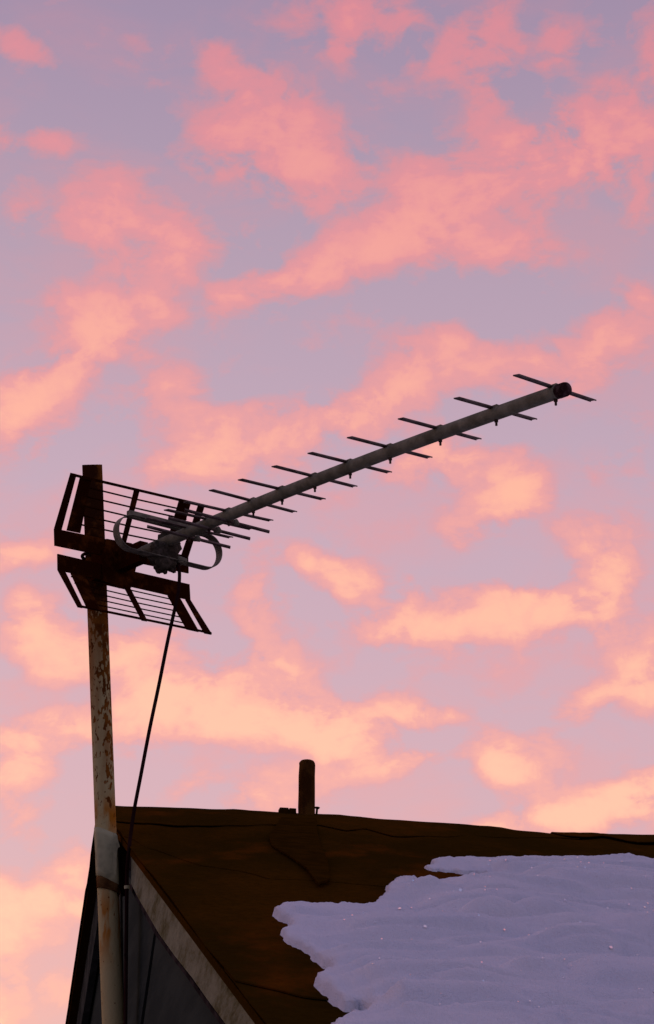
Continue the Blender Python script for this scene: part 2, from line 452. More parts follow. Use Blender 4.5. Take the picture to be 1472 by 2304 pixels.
def bar(A, B, side, w_, t_):
    """straight bar from A to B, w_ wide along side, t_ thick across"""
    A, B = V3(A), V3(B)
    d = unit(B - A); s = unit(side - d * (side @ d)); q = np.cross(d, s)
    vs = []
    for P in (A, B):
        for (i, j) in ((-1, -1), (1, -1), (1, 1), (-1, 1)):
            vs.append(P + s * i * w_ / 2 + q * j * t_ / 2)
    return vs, [(0, 1, 2, 3), (4, 5, 6, 7), (0, 1, 5, 4), (1, 2, 6, 5), (2, 3, 7, 6), (3, 0, 4, 7)]


def prism(poly, n, t_):
    """polygon of world points given thickness t_ along n"""
    n = unit(n)
    k = len(poly)
    vs = [V3(p) for p in poly] + [V3(p) + n * t_ for p in poly]
    fs = [tuple(range(k)), tuple(range(k, 2 * k))] + [(i, (i + 1) % k, k + (i + 1) % k, k + i) for i in range(k)]
    return vs, fs


def join(*parts):
    vs, fs = [], []
    for v, f in parts:
        o = len(vs); vs += list(v); fs += [tuple(i + o for i in q) for q in f]
    return vs, fs


Z = V3((0, 0, 1))
# ------------------------------------------------------------------ layout of the place
MD = 5.4                                            # metres from the camera to the antenna clamp
M0 = CAM + MD * ray(213, 1272)                      # where the antenna is clamped to the mast
C_AZ, ALPHA = rad(9.4), rad(17.3)                   # direction of the ridge, pitch of the roof
rr = V3((math.cos(C_AZ), math.sin(C_AZ), 0))        # along the ridge
gg = V3((math.sin(C_AZ), -math.cos(C_AZ), 0))       # across, towards the camera
TA = math.tan(ALPHA)
best = None
for dA in np.arange(5.5, 9.5, 0.01):
    A_ = CAM + dA * ray(225, 1818)
    gm = (M0 - A_) @ gg
    P = A_ + gg * gm - Z * gm * TA
    e = abs(proj(P)[0] - 274)
    if best is None or e < best[0]: best = (e, dA, gm, A_, proj(P))
_, dA, GM, APEX, _p = best
print('apex', APEX.round(2), 'dist', round(float(dA), 2), 'mast g', round(float(GM), 2), 'rake px at mast', _p.round(0))
print('mast', M0.round(2))

# ridge line, a little sagged, as heights above the straight ridge
RIDGE_PX = [(225, 1818), (380, 1822), (500, 1827), (600, 1832), (720, 1838), (830, 1846), (960, 1855), (1050, 1862), (1150, 1873), (1240, 1881), (1350, 1884), (1472, 1888), (1700, 1894)]
RU, RZ = [], []
for q in RIDGE_PX:
    P = hit(q[0], q[1], APEX, gg)
    RU.append((P - APEX) @ rr); RZ.append(P[2] - APEX[2])
print('ridge u', np.round(RU, 2), 'sag', np.round(RZ, 3))
EAVE_N, EAVE_F, LEN = 0.0, 2.4, 6.5
# near eave: a little below the bottom of the frame
Pb = hit(736, 2304, APEX, unit(gg * TA + Z))
EAVE_N = float((Pb - APEX) @ gg) + 0.35
print('near eave g', round(EAVE_N, 2), 'z', round(APEX[2] - EAVE_N * TA, 2), 'y', (APEX + gg * EAVE_N)[1].round(2))


def sag(u):
    return float(np.interp(u, RU, RZ))


def roofpt(u, g, h=0.0):
    """a point on the near slope: u along the ridge, g down towards the camera, h above the surface"""
    s = sag(u) * max(0.0, 1 - abs(g) / EAVE_N)
    return APEX + rr * u + gg * g + Z * (s - abs(g) * TA + h)


def roofhit(x, y, h=0.0):
    u, g = 0.5, 0.5
    P = None
    for _ in range(12):
        s = sag(u) * max(0.0, 1 - abs(g) / EAVE_N) + h
        P = hit(x, y, APEX + Z * s, unit(gg * TA + Z))
        u, g = float((P - APEX) @ rr), float((P - APEX) @ gg)
    return u, g


# ------------------------------------------------------------------ ground
gv, gf = [], []
GN = 60
for i in range(GN + 1):
    for j in range(GN + 1):
        fx, fy = (i / GN * 2 - 1), (j / GN * 2 - 1)
        X, Y = math.copysign(abs(fx) ** 3, fx) * 900, math.copysign(abs(fy) ** 3, fy) * 900
        gv.append((X, Y, 0.05 * noise.noise(Vector((X * .3, Y * .3, 0))) - 0.04))
for i in range(GN):
    for j in range(GN):
        a = i * (GN + 1) + j
        gf.append((a, a + 1, a + GN + 2, a + GN + 1))
tag(obj('ground', gv, gf, M_GROUND, smooth=True), 'snowy muddy yard', kind='structure')

# ------------------------------------------------------------------ shed
OVER = 0.022                                         # roof overhang at the gable
shed_loc = V3((APEX[0], APEX[1], 0))
shed = mk_thing('shed', shed_loc, 'low shed with a rusty brown roof, pale bargeboard and grey gable, partly under snow', 'shed')


def gablept(g, z, u): return APEX + rr * u + gg * g + Z * (z - APEX[2])


def rakez(g): return APEX[2] - abs(g) * TA


# walls behind the cladding
u0 = 0.075
poly = [gablept(-EAVE_F + .25, 0, u0), gablept(EAVE_N - .12, 0, u0), gablept(EAVE_N - .12, rakez(EAVE_N - .12) - .05, u0), gablept(0, rakez(0) - .05, u0), gablept(-EAVE_F + .25, rakez(EAVE_F - .25) - .05, u0)]
obj('gable_wall', *prism(poly, rr, 0.10), M_DARK, shed)
u1 = LEN - .3
poly = [gablept(-EAVE_F + .25, 0, u1), gablept(EAVE_N - .12, 0, u1), gablept(EAVE_N - .12, rakez(EAVE_N - .12) - .12, u1), gablept(0, rakez(0) - .12, u1), gablept(-EAVE_F + .25, rakez(EAVE_F - .25) - .12, u1)]
obj('gable_wall', *prism(poly, rr, 0.10), M_DARK, shed)
for (g_, zt) in ((EAVE_N - .14, rakez(EAVE_N - .14) - .06), (-EAVE_F + .27, rakez(EAVE_F - .27) - .06)):
    poly = [gablept(g_, 0, u0 + .1), gablept(g_, 0, u1), gablept(g_, zt, u1), gablept(g_, zt, u0 + .1)]
    obj('side_wall', *prism(poly, gg * (-1 if g_ > 0 else 1), 0.10), M_WALL, shed)


def gable_poly(name, px, u, t_, mat, label=None, bevel=0.0):
    pts = [hit(x, y, APEX + rr * u, rr) for x, y in px]
    o = obj(name, *prism(pts, rr, t_), mat, shed, bevel=bevel)
    if label: o['label'] = label
    return o


# grey cladding sheets, cut parallel to the far rake
UP = OVER + 0.030
gable_poly('wall_panel', [(228, 1965), (262, 1940), (300, 1985), (350, 2076), (316, 2304), (262, 2680), (130, 2680), (196, 2304)], UP, 0.018, M_WALL)
gable_poly('wall_panel', [(354, 2088), (520, 2320), (760, 2680), (268, 2680), (323, 2304)], UP, 0.018, M_WALL)
gable_poly('wall_panel', [(180, 2380), (192, 2304), (206, 2200), (215, 2130), (214, 2050), (221, 2000), (226, 1960), (221, 1960), (215, 2000), (187, 2304), (170, 2440)], UP - .004, 0.012, M_DARK, 'dark joint strip beside the far bargeboard')


def strip_verts(fn_top, fn_bot, u, t_): pass


# pale near bargeboard (ragged lower edge), dull far bargeboard
lower = [(508, 2304), (470, 2252), (432, 2200), (394, 2150), (357, 2100), (330, 2052), (312, 2020), (295, 1988)]
lower = [(x + random.uniform(-1.5, 1.5), y) for x, y in lower]
rk_top = []
for g_ in np.linspace(GM + 0.0, EAVE_N - 0.02, 16):
    rk_top.append(gablept(g_, rakez(g_) - 0.014, OVER))
lo_pts = [hit(x, y, APEX + rr * OVER, rr) for x, y in lower]
d_ = lo_pts[0] - lo_pts[3]
gl = (lo_pts[0] - APEX) @ gg
lo_pts = [lo_pts[0] + d_ / (d_ @ gg) * (EAVE_N - 0.02 - gl)] + lo_pts
topstart = hit(295, 1915, APEX + rr * OVER, rr)
gs = float((topstart - APEX) @ gg)
rk_top = [gablept(g_, rakez(g_) - 0.012, OVER) for g_ in np.linspace(gs, EAVE_N - 0.02, 14)]
board = obj('bargeboard', *prism(rk_top + lo_pts, rr, 0.022), M_BOARD, shed)
board['label'] = 'pale weathered bargeboard along the near rake'
gable_poly('gable_strip', [(288, 1990), (296, 1989), (357, 2103), (394, 2154), (432, 2204), (470, 2256), (508, 2308), (760, 2680), (700, 2680), (498, 2308), (460, 2256), (424, 2204), (386, 2154), (349, 2103)], OVER + .012, 0.035, M_DARK)  # dark strip that paints in the shadow line between bargeboard and wall
uf = OVER + .003
dep = []
for (x, y) in ((221, 2010), (205, 2160), (190, 2304)):
    P = hit(x, y, APEX + rr * uf, rr)
    dep.append((float((P - APEX) @ gg), rakez((P - APEX) @ gg) - P[2]))
print('far board depth', dep)
dm = float(np.clip(np.mean([d for _, d in dep]), 0.08, 0.3))
fb = [gablept(-g_, rakez(g_) - 0.014, uf) for g_ in np.linspace(0.0, EAVE_F - .02, 10)] + [gablept(-g_, rakez(g_) - 0.014 - dm, uf) for g_ in np.linspace(EAVE_F - .02, 0.0, 10)]
obj('bargeboard', *prism(fb, rr, 0.02), M_LEFTB, shed)['label'] = 'dull grey bargeboard along the far rake'
gable_poly('drip_edge', [(205, 2010), (207, 2010), (167, 2304), (128, 2560), (124, 2560), (163, 2304)], OVER - .001, 0.004, M_BOARD, 'thin pale drip edge under the far rake')

# roof decks
def deck(sign, name, eave):
    vs, fs = [], []
    nu, ng = 60, 24
    for side_ in (0, 1):
        for i in range(nu + 1):
            u = LEN * (i / nu) ** 1.5
            for j in range(ng + 1):
                g = eave * j / ng
                s = sag(u) * max(0.0, 1 - g / EAVE_N)
                th = -0.018 if side_ else -0.004
                vs.append(APEX + rr * u + gg * g * sign + Z * (s - g * TA + th))
    k = (nu + 1) * (ng + 1)
    idx = lambda i, j, s_: s_ * k + i * (ng + 1) + j
    for i in range(nu):
        for j in range(ng):
            fs.append((idx(i, j, 0), idx(i + 1, j, 0), idx(i + 1, j + 1, 0), idx(i, j + 1, 0)))
            fs.append((idx(i, j, 1), idx(i + 1, j, 1), idx(i + 1, j + 1, 1), idx(i, j + 1, 1)))
    for i in range(nu):
        fs.append((idx(i, 0, 0), idx(i + 1, 0, 0), idx(i + 1, 0, 1), idx(i, 0, 1)))
        fs.append((idx(i, ng, 0), idx(i + 1, ng, 0), idx(i + 1, ng, 1), idx(i, ng, 1)))
    for j in range(ng):
        fs.append((idx(0, j, 0), idx(0, j + 1, 0), idx(0, j + 1, 1), idx(0, j, 1)))
        fs.append((idx(nu, j, 0), idx(nu, j + 1, 0), idx(nu, j + 1, 1), idx(nu, j, 1)))
    return obj(name, vs, fs, M_ROOF, shed)


deck(1, 'roof_slope', EAVE_N)
deck(-1, 'roof_slope', EAVE_F)


# felt sheets lapping down the near slope, each lower edge wavy and lifted
def edge_fn(px, h=0.0):
    ug = sorted(roofhit(x, y, h) for x, y in px)
    us, gs_ = [a for a, _ in ug], [b for _, b in ug]
    return lambda u: float(np.interp(u, us, gs_)) + 0.012 * noise.noise(Vector((u * 14, 3.3, 0)))


e_cap = edge_fn([(262, 1858), (400, 1866), (560, 1868), (716, 1868), (780, 1878), (822, 1872), (883, 1886), (1004, 1892), (1125, 1892), (1240, 1894), (1362, 1890), (1428, 1904), (1600, 1906)])
e_1 = edge_fn([(288, 1893), (303, 1899), (330, 1916), (357, 1923), (385, 1933), (418, 1946), (459, 1960), (513, 1965), (598, 1983), (725, 1989), (846, 2000), (1100, 2030), (1500, 2060)])
e_2 = edge_fn([(470, 2208), (561, 2228), (640, 2243), (671, 2252), (760, 2262), (1000, 2290), (1500, 2340)])


def felt(name, fa, fb, hbase, lift, ua=-0.004, ub=LEN, rough=1.0, th=0.002, over_ridge=False):
    nu, ng = 150, 12
    tops = []
    for i in range(nu + 1):
        u = ua + (ub - ua) * (i / nu) ** 1.6
        a, b = fa(u), fb(u)
        row = []
        for j in range(ng + 1):
            t_ = j / ng
            g = a + (b - a) * t_
            wr = noise.noise(Vector((u * 5, g * 1.6, 2.2))) * 0.008 + noise.noise(Vector((u * 15, g * 5, 3.1))) * 0.004
            h = hbase + lift * t_ ** 3 * (0.6 + 1.6 * noise.noise(Vector((u * 4, 1.1, hbase * 90)))) + (wr + 0.004) * rough
            row.append((u, g, max(h, hbase * .6)))
        tops.append(row)
    vs, fs = [], []
    for row in tops:
        for (u, g, h) in row: vs.append(roofpt(u, g, h))
        for (u, g, h) in row: vs.append(roofpt(u, g, h - th))
    w_ = 2 * (ng + 1)
    for i in range(nu):
        for j in range(ng):
            a = i * w_ + j
            fs.append((a, a + 1, a + w_ + 1, a + w_))
            c = a + ng + 1
            fs.append((c, c + 1, c + w_ + 1, c + w_))
        a = i * w_ + ng; c = a + ng + 1
        fs.append((a, c, c + w_, a + w_))
        a = i * w_; c = a + ng + 1
        fs.append((a, c, c + w_, a + w_))
    for i in (0, nu):
        for j in range(ng):
            a = i * w_ + j; c = a + ng + 1
            fs.append((a, a + 1, c + 1, c))
    return obj(name, vs, fs, M_ROOF, shed, smooth=False)


ru1240 = float((hit(1240, 1881, APEX, gg) - APEX) @ rr)
felt('roofing_felt', lambda u: e_2(u) - .12, lambda u: EAVE_N + .01, 0.000, 0.001)
felt('roofing_felt', lambda u: e_1(u) - .12, e_2, 0.0022, 0.0012)
felt('roofing_felt', lambda u: 0.01, e_1, 0.0036, 0.0004)
felt('ridge_cap', lambda u: -0.03, e_cap, 0.0075, 0.003, ub=ru1240 + .03, rough=.4)
felt('ridge_cap', lambda u: -0.03, e_cap, 0.0125, 0.005, ua=ru1240, rough=.4)
felt_far = lambda u: 0.0
# ragged felt edge hanging over the far rake
vs, fs = [], []
for i in range(70):
    g = -EAVE_F * i / 69 * 0.98
    drop = 0.006 + 0.010 * max(0, noise.noise(Vector((g * 9, 0, 7)))) + (0.035 if 0.25 < -g < 0.42 else 0) * 0.5
    p = gablept(g, rakez(g) + 0.006, -0.004)
    vs += [p, p - Z * drop - rr * 0.003, p + rr * 0.05]
for i in range(69):
    fs += [(3 * i, 3 * i + 1, 3 * i + 4, 3 * i + 3), (3 * i, 3 * i + 2, 3 * i + 5, 3 * i + 3)]
fo = obj('felt_edge', vs, fs, M_ROOF, shed)
so = fo.modifiers.new('thickness', 'SOLIDIFY'); so.thickness = 0.003

# post on the gable that carries the mast: seen end-on beside the mast
PM = APEX + gg * GM                                   # plane across the ridge direction at the mast


def mh(x, y, dg=0.0): return hit(x, y, PM + gg * dg, gg)


pp = [mh(264, 1893, -.02), mh(292, 1900, -.02), mh(290, 1960, -.02), mh(290, 2004, -.02), mh(272, 2008, -.02), mh(266, 1990, -.02)]
obj('mast_post', *prism(pp, -gg, 0.06), M_POST, shed)
pp = [mh(271, 1975, -.03), mh(275.5, 1983, -.03), mh(280, 2304, -.03), mh(285, 2700, -.03), mh(275, 2700, -.03), mh(272, 2304, -.03)]
obj('gable_strip', *prism(pp, -gg, 0.03), M_LEFTB, shed)['label'] = 'thin pale trim strip behind the cable'

# thin patch below the flue, a little darker than the roofing
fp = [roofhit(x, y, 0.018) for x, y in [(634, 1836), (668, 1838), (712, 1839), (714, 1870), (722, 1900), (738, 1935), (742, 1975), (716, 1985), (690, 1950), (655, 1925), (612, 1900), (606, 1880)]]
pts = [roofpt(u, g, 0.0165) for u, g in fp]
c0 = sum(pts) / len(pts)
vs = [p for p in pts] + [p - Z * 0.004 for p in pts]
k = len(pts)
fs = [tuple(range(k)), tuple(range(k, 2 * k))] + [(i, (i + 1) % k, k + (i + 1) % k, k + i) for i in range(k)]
obj('dark_patch', vs, fs, M_DKBROWN, shed)

# ------------------------------------------------------------------ flue pipe, blocks and nail on the ridge
RP = APEX + gg * 0.05
f0, f1 = hit(690, 1852, RP, gg), hit(691, 1711, RP, gg)
fr = 18.8 / FPX * np.linalg.norm(f0 - CAM)
H_ = f1 - f0
prof = [(-.35, 1.02), (0.0, 1.0), (0.25, 1.0), (0.5, 0.99), (0.75, 0.98), (0.92, 0.98), (0.96, 0.94), (0.985, 0.82), (1.0, 0.62)]
vs, fs = sweep([f0 + H_ * a for a, _ in prof], [fr * b for _, b in prof], seg=12, jitter=0.10)
flue = obj('vent_pipe', vs, fs, M_FLUE, origin=f0)
tag(flue, 'short sooty vent pipe with chipped rounded top standing on the ridge', 'vent pipe')
blk = mk_thing('ridge_block', hit(648, 1845, RP, gg), 'pair of small dark stubs on the ridge, left of the vent pipe', 'block')
for (xa, xb, yt) in ((630, 650, 1816), (651.5, 667, 1817.5)):
    pl = [hit(xa, yt, RP, gg), hit(xb, yt + 1, RP, gg), hit(xb + 1, 1856, RP, gg), hit(xa - 3, 1856, RP, gg)]
    obj('stub', *prism(pl, -gg, 0.03), M_DKBROWN, blk, bevel=0.002)
na, nb = hit(711, 1846, RP, gg), hit(714, 1817, RP, gg)
nl = mk_thing('nail', na, 'large flat-headed nail sticking up on the ridge, right of the vent pipe', 'nail')
ppm = np.linalg.norm(na - CAM) / FPX
obj('shank', *sweep([na, nb], 2.6 * ppm, 10), M_DKBROWN, nl, smooth=False)
obj('head', *sweep([nb - (nb - na) * .08, nb + unit(nb - na) * 0.001], [5.0 * ppm, 6.0 * ppm], 12), M_DKBROWN, nl)

# ------------------------------------------------------------------ snow on the near slope
SNOW_PX = [(1900, 1948), (1472, 1936), (1392, 1934), (1362, 1928), (1290, 1928), (1216, 1927), (1130, 1927), (1041, 1928), (980, 1931), (957, 1949),
           (985, 1955), (1030, 1958), (1085, 1960), (1112, 1964), (1080, 1975), (1030, 1978), (992, 1981), (972, 1987), (975, 1997), (955, 1997), (935, 1979), (919, 1976), (889, 1978), (871, 1994), (858, 2014), (847, 2026), (798, 2034), (750, 2034), (701, 2030),
           (659, 2029), (631, 2034), (613, 2043), (631, 2055), (656, 2064), (651, 2077), (635, 2087), (628, 2099), (641, 2110), (671, 2122), (695, 2133),
           (701, 2146), (722, 2158), (740, 2168), (722, 2177), (704, 2189), (716, 2206), (731, 2224), (750, 2238), (786, 2249), (813, 2252),
           (829, 2258), (816, 2271), (780, 2286), (747, 2304), (735, 2330), (760, 2345), (1900, 2420)]
SH = 0.012
ASP = 0.11                                            # the melt edge follows the slope, long fingers running down it
sp = np.array([roofhit(x, y, 0.018) for x, y in SNOW_PX])
sp[0, 0] = sp[-1, 0] = 5.8
sp[-1, 1] = sp[-2, 1] = EAVE_N - 0.03
print('snow poly', sp.round(2)[::6])
us = np.concatenate([np.arange(0.0, 2.3, 0.0042), np.linspace(2.3, 5.7, 90)])
gs_ = np.concatenate([np.arange(0.10, EAVE_N - 0.02, 0.0085)])
Ug, Gg = np.meshgrid(us, gs_, indexing='ij')
Px, Py = Ug.ravel(), Gg.ravel() * ASP
poly2 = sp * np.array([1, ASP])
dist = np.full(Px.shape, 9.0)
inside_ = np.zeros(Px.shape, bool)
for i in range(len(poly2)):
    a, b = poly2[i], poly2[(i + 1) % len(poly2)]
    ab = b - a
    tt = np.clip(((Px - a[0]) * ab[0] + (Py - a[1]) * ab[1]) / max(ab @ ab, 1e-12), 0, 1)
    dist = np.minimum(dist, np.hypot(Px - a[0] - ab[0] * tt, Py - a[1] - ab[1] * tt))
    cnd = ((a[1] > Py) != (b[1] > Py)) & (Px < (b[0] - a[0]) * (Py - a[1]) / (b[1] - a[1] + 1e-12) + a[0])
    inside_ ^= cnd
sd = np.where(inside_, dist, -dist)


def vnoise(x, y, seed):
    """smooth value noise on numpy arrays"""
    rs = np.random.RandomState(seed)
    tab = rs.rand(256, 256)
    xi, yi = np.floor(x).astype(int), np.floor(y).astype(int)
    fx, fy = x - xi, y - yi
    fx, fy = fx * fx * fx * (fx * (fx * 6 - 15) + 10), fy * fy * fy * (fy * (fy * 6 - 15) + 10)
    g_ = lambda i, j: tab[i % 256, j % 256]
    return (g_(xi, yi) * (1 - fx) + g_(xi + 1, yi) * fx) * (1 - fy) + (g_(xi, yi + 1) * (1 - fx) + g_(xi + 1, yi + 1) * fx) * fy - 0.5


uu, gg_ = Ug.ravel(), Gg.ravel()
wx = uu + 0.10 * vnoise(uu * 4, gg_ * 2.2, 9)
wy = gg_ + 0.16 * vnoise(uu * 3.3, gg_ * 2, 10)
billow = lambda fx, fy, sd_: np.sqrt((2.6 * vnoise(wx * fx, wy * fy, sd_)) ** 2 + 0.004)      # rounded tops, narrow troughs
lump = 0.022 * (billow(2.2, 4.4, 31) - 0.5) + 0.032 * (billow(3.6, 8.5, 32) - 0.5) + 0.015 * (billow(8.0, 18.0, 33) - 0.5) + 0.7 * (0.018 * vnoise(wx * 3.2, wy * 3.2, 1) + 0.022 * vnoise(wx * 4.6, wy * 6.5, 2) + 0.015 * vnoise(wx * 8.5, wy * 13, 3)
        + 0.0055 * vnoise(wx * 20, wy * 27, 4) + 0.0022 * vnoise(wx * 80, wy * 75, 5) + 0.0012 * vnoise(wx * 170, wy * 110, 6))
edge = sd + 0.0045 * vnoise(uu * 45, gg_ * 9, 11) + 0.0035 * vnoise(uu * 120, gg_ * 24, 12) + 0.002 * vnoise(uu * 260, gg_ * 60, 13)
rise = np.sqrt(np.clip(edge, 0, None) / (np.clip(edge, 0, None) + 0.022))
Hh = np.where(edge > 0, rise * (0.024 + lump * np.clip(edge / 0.03, 0.25, 1) + 0.0022 * vnoise(uu * 260, gg_ * 160, 21)) + 0.007, -0.012)
Hh = np.where(edge > 0, np.clip(Hh, 0.006, 0.036 + 0.02 * np.clip(gg_ - 0.9, 0, 1)), -0.012)
keep_v = (edge > -0.012)
sagv = np.interp(uu, RU, RZ) * np.clip(1 - gg_ / EAVE_N, 0, None)
Pw = APEX[None] + uu[:, None] * rr[None] + gg_[:, None] * gg[None] + (sagv - gg_ * TA + Hh + 0.006)[:, None] * Z[None]
nu_, ng_ = Ug.shape
idx = np.arange(nu_ * ng_).reshape(nu_, ng_)
a, b, c, d = idx[:-1, :-1].ravel(), idx[1:, :-1].ravel(), idx[1:, 1:].ravel(), idx[:-1, 1:].ravel()
ok = keep_v[a] & keep_v[b] & keep_v[c] & keep_v[d]
quads = np.stack([a, b, c, d], 1)[ok]
used, inv = np.unique(quads.ravel(), return_inverse=True)
vq = Pw[used]
so_ = roofpt(1.2, 1.5)
me = bpy.data.meshes.new('snow')
me.vertices.add(len(vq)); me.vertices.foreach_set('co', (vq - so_).astype(np.float32).ravel())
nf = len(quads)
me.loops.add(nf * 4); me.loops.foreach_set('vertex_index', inv.astype(np.int32).ravel())
me.polygons.add(nf)
me.polygons.foreach_set('loop_start', np.arange(0, nf * 4, 4, dtype=np.int32))
me.polygons.foreach_set('use_smooth', np.ones(nf, dtype=bool))
me.update(calc_edges=True)
me.materials.append(M_SNOW)
snow = bpy.data.objects.new('snow', me)
sc.collection.objects.link(snow)
snow.location = so_.tolist()
BASE[snow.name] = Vector(so_.tolist())
tag(snow, 'thin lumpy blue-grey sheet of melting snow lying on the brown roof', 'snow', kind='stuff')
print('snow quads', nf)
# ice crystals glinting on the snow
vs, fs = [], []
rs = np.random.RandomState(4)
cand = np.where((edge > 0.02) & (uu < 2.2))[0]
pick = rs.choice(cand, 900, replace=False)
for i in pick:
    p = Pw[i] + Z * 0.0025
    dcam = np.linalg.norm(p - CAM)
    s = rs.uniform(0.00020, 0.00042) * dcam * (2.0 if rs.rand() < .12 else 1)
    n_ = unit(V3((rs.normal(0, .16), rs.normal(-0.42, .12), 1)))
    a_ = unit(np.cross(n_, V3((0, 1, .3)))); b_ = np.cross(n_, a_)
    o_ = len(vs)
    for k in range(6):
        an = k * math.pi / 3
        vs.append(p + (a_ * math.cos(an) + b_ * math.sin(an) * 3.0) * s)
    vs.append(p - n_ * s)
    fs.append(tuple(range(o_, o_ + 6)))
    fs += [(o_ + k, o_ + (k + 1) % 6, o_ + 6) for k in range(6)]
cr = obj('ice_crystal', vs, fs, m_ice, snow)
cr['kind'] = 'stuff'

# ------------------------------------------------------------------ mast
mt, mb = mh(207.5, 1046), mh(254.5, 2304)
md_ = unit(mb - mt)
mfoot = mt + md_ * ((mt[2] - 0.0) / -md_[2])
MR = 22.8 / FPX * MD
mz = lambda y: float(mh(230, y)[2])
mloc = mfoot.copy()
MAST_CLEAN, MAST_TOPRUST = mz(2060) - mloc[2], mz(1350) - mloc[2]
MAST_RUN1, MAST_RUN2 = mz(1840) - mloc[2], mz(2080) - mloc[2]
M_MAST = mast_material()
mast = mk_thing('antenna_mast', mloc, 'leaning rust-speckled steel pole clamped to the shed gable, carrying the antenna', 'mast')
npt = 60
pts = [mt + (mfoot - mt) * i / npt for i in range(npt + 1)]
pv, pf = sweep(pts, MR, 40, jitter=0.012)
vh = unit(V3((mt[0] - CAM[0], mt[1] - CAM[1], 0)))
for i in range(40):
    pv[i] = pv[i] + Z * (((pv[i] - mt) @ vh) * 0.36 + 0.0008 * noise.noise(Vector((i * .9, 0, 0))))
pv2, pf2 = [p - (p - mt) * 0.0 for p in pv], pf
obj('pole', pv2, pf2, M_MAST, mast, smooth=False)
for p in mast.children[0].data.polygons: p.use_smooth = len(p.vertices) == 4

def mast_at(y):
    z_ = mz(y)
    return mt + md_ * ((mt[2] - z_) / -md_[2])


# pale sheet wrapped round the mast, with a flap towards the post
def wrap(name, y0, y1, skew, r_, mat, flap=False):
    vs, fs = [], []
    seg = 36
    a0, a1 = mast_at(y0), mast_at(y1)
    rows = 8
    for j in range(rows + 1):
        for k in range(seg + 1):
            an = math.pi * (-1.05 + 1.75 * k / seg)
            s = rr * math.cos(an) + gg * -math.sin(an)
            t_ = j / rows
            P = a0 + (a1 - a0) * t_
            P = P - Z * skew * math.cos(an) * (1 if j > rows / 2 else .8)
            rk = r_ / (max(abs(math.cos(an)), abs(math.sin(an))) ** 0.55) * 0.94 * (1 + 0.03 * noise.noise(Vector((an * 3, t_ * 3, 1))))
            vs.append(P + s * rk)
    w_ = seg + 1
    for j in range(rows):
        for k in range(seg):
            fs.append((j * w_ + k, j * w_ + k + 1, (j + 1) * w_ + k + 1, (j + 1) * w_ + k))
    o = obj(name, vs, fs, mat, mast, smooth=True)
    sm = o.modifiers.new('thickness', 'SOLIDIFY'); sm.thickness = 0.002
    return o


wrap('clamp_sheet', 1873, 1983, 0.013, MR * 1.10, M_SHEET)
wrap('clamp_band', 1979, 2006, 0.007, MR * 1.05, M_BROWN)
# torn ear of the sheet towards the post
ear = [mh(255, 1874, .026), mh(263, 1880, .026), mh(270, 1905, .026), mh(265, 1909, .026), mh(263, 1925, .026), mh(262, 1968, .026), mh(255, 1968, .026)]
obj('sheet_flap', *prism(ear, -gg, 0.002), M_SHEET, mast)
ear = [mh(262, 1915, .016), mh(267, 1925, .016), mh(270, 1990, .016), mh(267, 2018, .016), mh(262, 2010, .016)]
obj('clamp_plate', *prism(ear, -gg, 0.004), M_POST, mast)

# ------------------------------------------------------------------ antenna
AZB = rad(53.0)
bh = V3((math.cos(AZB), -math.sin(AZB), 0))           # boom direction on plan
ee = V3((math.sin(AZB), math.cos(AZB), 0))            # direction of the elements
ant = mk_thing('tv_antenna', M0, 'old rooftop television antenna with grid reflector and long boom of short crossbars', 'antenna')


def bp(x, y, off=0.0): return hit(x, y, M0 + ee * off, ee)


boom_px = [(318, 1245), (350, 1229), (430, 1194.5), (500, 1165), (568, 1137), (632, 1111.5), (708, 1082), (788, 1052), (877, 1018), (988, 976), (1115, 930), (1200, 900), (1270, 877)]
bpts = [bp(*q) for q in boom_px]
BR = 16.2 / FPX * np.linalg.norm(bpts[-1] - CAM)
print('boom radius', BR)
bu = [(p - M0) @ bh for p in bpts]; bz = [p[2] for p in bpts]
cf = np.polyfit(bu, bz, 2)
boomz = lambda s: float(np.polyval(cf, s))
boom_at = lambda s: M0 + bh * s + Z * (boomz(s) - M0[2])
b0, b1 = bu[0], bu[-1]
obj('boom', *sweep([boom_at(b0 + (b1 - b0) * i / 40) for i in range(41)], BR, 28), M_BOOM, ant, smooth=False)
for p in ant.children[-1].data.polygons: p.use_smooth = len(p.vertices) == 4
tipd = unit(boom_at(b1) - boom_at(b1 - .1))
T0 = boom_at(b1)
capo = obj('end_cap', *sweep([T0 - tipd * .016, T0 - tipd * .0145, T0 + tipd * .002, T0 + tipd * .007, T0 + tipd * .008], [BR * 1.01, BR * 1.03, BR * 1.03, BR * 0.94, BR * .3], 28), M_CAP, ant)


def channel(A, B, w_, h_, up):
    """folded metal strip: shallow open channel from A to B"""
    A, B = V3(A), V3(B)
    d = unit(B - A); s = unit(np.cross(d, up)); up_ = unit(np.cross(s, d))
    t_ = 0.0012
    prof_ = [(-w_ / 2, -h_), (-w_ / 2, 0), (w_ / 2, 0), (w_ / 2, -h_), (w_ / 2 - t_, -h_), (w_ / 2 - t_, -t_), (-w_ / 2 + t_, -t_), (-w_ / 2 + t_, -h_)]
    vs = [P + s * x + up_ * y for P, sk in ((A, -1), (B, 1)) for x, y in prof_]
    vs = [v + d * (0.006 * (1 if i < 8 else 1) * (prof_[i % 8][0] / w_)) for i, v in enumerate(vs)]
    k = 8
    fs = [(i, (i + 1) % k, k + (i + 1) % k, k + i) for i in range(k)]
    fs += [(0, 1, 6, 7), (1, 2, 5, 6), (2, 3, 4, 5), (8, 9, 14, 15), (9, 10, 13, 14), (10, 11, 12, 13)]
    return vs, fs


